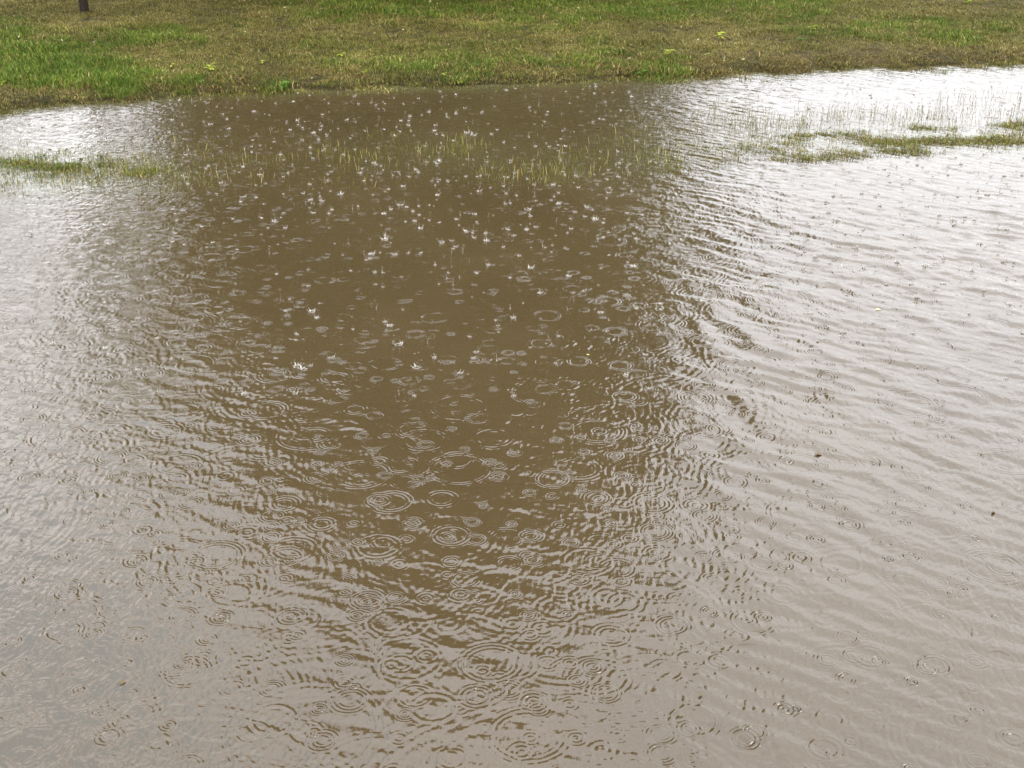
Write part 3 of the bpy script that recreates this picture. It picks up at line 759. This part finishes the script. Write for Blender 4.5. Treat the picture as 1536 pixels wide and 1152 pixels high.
plant(1361, 62, .05, 5, W2, 'small round-leaved weed in the brown grass at far right', 18)
plant(500, 60, .05, 5, W2, 'small pale weed among dry grass upper left of centre', 19)
plant(963, 118, .08, 5, W2, 'tall pale weed standing at the waterline beside the bright water', 20)
plant(427, 137, .09, 8, W2, 'green tufted weed at the waterline left of centre', 21)

# ------------------------------------------------------------------ leaves afloat
def float_leaf(px, py, size, mat, label, ang, cat='leaf'):
    size *= 0.75
    x, y = to_world(px, py)
    V, F = [], []
    leaf_faces(V, F, Vector((-size / 2, 0, 0)), 0, 0.1, size, size * .55)
    o = link('floating_leaf', mesh_of('floating_leaf', V, F, mat, smooth=True), None, (x, y, water_z(x, y) + .004)); o.rotation_euler = (0, 0, ang)
    tag(o, label, cat, 'leaves and scraps afloat on the puddle')
float_leaf(1318, 464, .040, M['dead_leaf'], 'pale yellow leaf afloat on the bright water at right', .3)
float_leaf(882, 533, .016, M['dead_leaf'], 'small yellow leaf scrap afloat in the dark tree reflection', .1)
float_leaf(1228, 681, .04, M['dark_leaf'], 'sodden brown leaf among the ripples at right', .2)
float_leaf(1490, 769, .026, M['dark_leaf'], 'dark leaf scrap afloat near the right edge', .9)
float_leaf(183, 1025, .028, M['dark_leaf'], 'olive brown leaf scrap under the surface at lower left', .5)
float_leaf(65, 233, .07, M['dark_leaf'], 'dark sodden leaf in the flooded grass at far left', .5)
float_leaf(75, 224, .05, M['dark_leaf'], 'small dark leaf just behind the sodden one at far left', 1.1)
float_leaf(122, 238, .055, M['dark_leaf'], 'dark sodden leaf right of the flooded green clump at left', 2.2)
float_leaf(579, 289, .05, M['dark_leaf'], 'thin dark twig scrap in front of the flooded stalks left of centre', .05)
float_leaf(897, 192, .05, M['dark_leaf'], 'dark scrap caught among the flooded stalks right of centre', .3)
float_leaf(1050, 1045, .018, M['dark_leaf'], 'tiny brown scrap in the calm water at bottom right', .7)

# ------------------------------------------------------------------ raindrop splashes
def sphere(V, F, c, r_, seg=6, rings=4, sz=1.0):
    n0 = len(V); V.append((c[0], c[1], c[2] - r_ * sz))
    for i in range(1, rings):
        th = math.pi * i / rings
        for j in range(seg):
            a = 2 * math.pi * j / seg
            V.append((c[0] + r_ * math.sin(th) * math.cos(a), c[1] + r_ * math.sin(th) * math.sin(a), c[2] - r_ * sz * math.cos(th)))
    V.append((c[0], c[1], c[2] + r_ * sz)); top = len(V) - 1
    for j in range(seg):
        j2 = (j + 1) % seg
        F.append((n0, n0 + 1 + j2, n0 + 1 + j))
        for i in range(rings - 2):
            a = n0 + 1 + i * seg
            F.append((a + j, a + j2, a + seg + j2, a + seg + j))
        F.append((n0 + 1 + (rings - 2) * seg + j, n0 + 1 + (rings - 2) * seg + j2, top))
def splash_mesh(V, F, rs, sc, o=(0, 0, 0), kind=0):
    ox, oy, oz = o
    if kind in (0, 2):   # central jet with a bead
        h = sc * rs.uniform(.7, 1.2); r0 = sc * .11; lx, ly = rs.gauss(0, .12) * h, rs.gauss(0, .12) * h
        P_ = [Vector((ox + lx * q * q, oy + ly * q * q, oz - .002 + h * q)) for q in (0, .15, .4, .7, .95)]
        tube(V, F, P_, [r0 * 1.6, r0 * .8, r0 * .45, r0 * .36, r0 * .22], 6)
        sphere(V, F, (ox + lx, oy + ly, oz + h), r0 * rs.uniform(.5, .8), sz=1.2)
    if kind in (0, 1):   # crown of leaning spikes joined by a low wall
        nsp = rs.randrange(7, 11); rc = sc * rs.uniform(.32, .5)
        n0 = len(V); prof = []
        for j in range(nsp * 2):
            a = 2 * math.pi * j / (nsp * 2) ; tall = (sc * rs.choice([rs.uniform(.03, .1), rs.uniform(.12, .35), rs.uniform(.3, .6)])) if j % 2 == 0 else sc * rs.uniform(.03, .07)
            ca, sa = math.cos(a), math.sin(a)
            fl = 1 + tall / sc * rs.uniform(.8, 2.2)
            V += [(ox + ca * rc * 1.06, oy + sa * rc * 1.06, oz - .002), (ox + ca * rc * .92, oy + sa * rc * .92, oz - .002), (ox + ca * rc * fl, oy + sa * rc * fl, oz + tall), (ox + ca * rc * (fl - .07), oy + sa * rc * (fl - .07), oz + tall)]
            if j % 2 == 0 and rs.random() < .8: prof.append((ca * rc * (fl + .12), sa * rc * (fl + .12), tall * 1.15))
        k = nsp * 2
        for j in range(k):
            a = n0 + j * 4; b_ = n0 + ((j + 1) % k) * 4
            F += [(a, b_, b_ + 2, a + 2), (b_ + 1, a + 1, a + 3, b_ + 3), (a + 2, b_ + 2, b_ + 3, a + 3)]
        for p in prof: sphere(V, F, (ox + p[0], oy + p[1], oz + p[2]), sc * rs.uniform(.04, .085), 5, 4)
    for q in range(rs.randrange(2, 7)):   # thrown droplets
        a = rs.uniform(0, 6.28); r_ = sc * rs.uniform(.5, 1.4)
        sphere(V, F, (ox + math.cos(a) * r_, oy + math.sin(a) * r_, oz + sc * rs.uniform(.1, 1.2)), sc * rs.uniform(.04, .08), 5, 4)
rs = random.Random(5)
S = []
for i in range(16):
    V, F = [], []; splash_mesh(V, F, rs, rs.uniform(.022, .03), kind=(0, 1, 1, 2)[i % 4])
    S.append(mesh_of('raindrop_splash', V, F, M['splash'], smooth=True))
# where they were caught: named spots of the photograph, then a random fill
def zone(px, py):
    if px > 1040 and py < 240: return 'on bright water beyond the right grass strip'
    if px > 1290: return 'on silvery water near the right edge'
    if px > 1040 and py < 500: return 'on silvery water just right of the tree reflection'
    if px > 1040: return 'on the grey wavy water at mid right'
    if py < 200 and px > 220: return 'on far brown water close under the bank'
    if py < 290 and px > 620: return 'among the flooded stalks right of centre'
    if py < 290 and px > 220: return 'among the sparse flooded stalks left of centre'
    if px <= 300 and py < 290: return 'beside the flooded green clump at left'
    if px <= 300: return 'on rippled water left of the tree reflection'
    if py > 440: return 'in the nearer part of the tree reflection'
    if px < 640: return 'in the dark tree reflection, left half'
    return 'in the dark tree reflection, right half'
LOOK = ['jetting raindrop splash with small crown', 'low flat raindrop splash crown', 'low flat raindrop splash crown', 'single thin raindrop jet']
def add_splash(px, py, sc_):
    x, y = to_world(px, py)
    if y > shore_y(x) - .25: return
    ki = rs.randrange(len(S)); o = link('raindrop_splash', S[ki], None, (x, y, water_z(x, y)))
    o.rotation_euler = (0, 0, rs.uniform(0, 6.28)); o.scale = (sc_, sc_, sc_ * rs.uniform(.8, 1.2))
    zn = zone(px, py); tag(o, LOOK[ki % 4] + ' ' + zn, 'splash', ('jets ' if ki % 4 == 3 else 'low crowns ' if ki % 4 else 'crowned jets ') + zn)
for (a, c, k) in SP: add_splash(a, c, k)
# the countless tiny ones
V, F = [], []
k = 0
while k < 2700:
    a, c = rs.uniform(-60, 1600), rs.uniform(118, 600)
    if rs.random() > math.exp(-max(0, c - 260) / 120): continue
    x, y = to_world(a, c)
    if y > shore_y(x) - .1: continue
    z = water_z(x, y)
    splash_mesh(V, F, rs, rs.choice([rs.uniform(.007, .014), rs.uniform(.012, .022)]), (x, y, z), kind=rs.choice([0, 1, 2, 3, 3])); k += 1
o = link('rain_spatter', mesh_of('rain_spatter', V, F, M['splash'], smooth=True))
tag(o, 'fine spatter of rain beads jumping off the puddle', 'spatter', kind='stuff')
print('rows', len(rows), 'tris water', len(wme.polygons) * 2, 'splash tris', len(F))
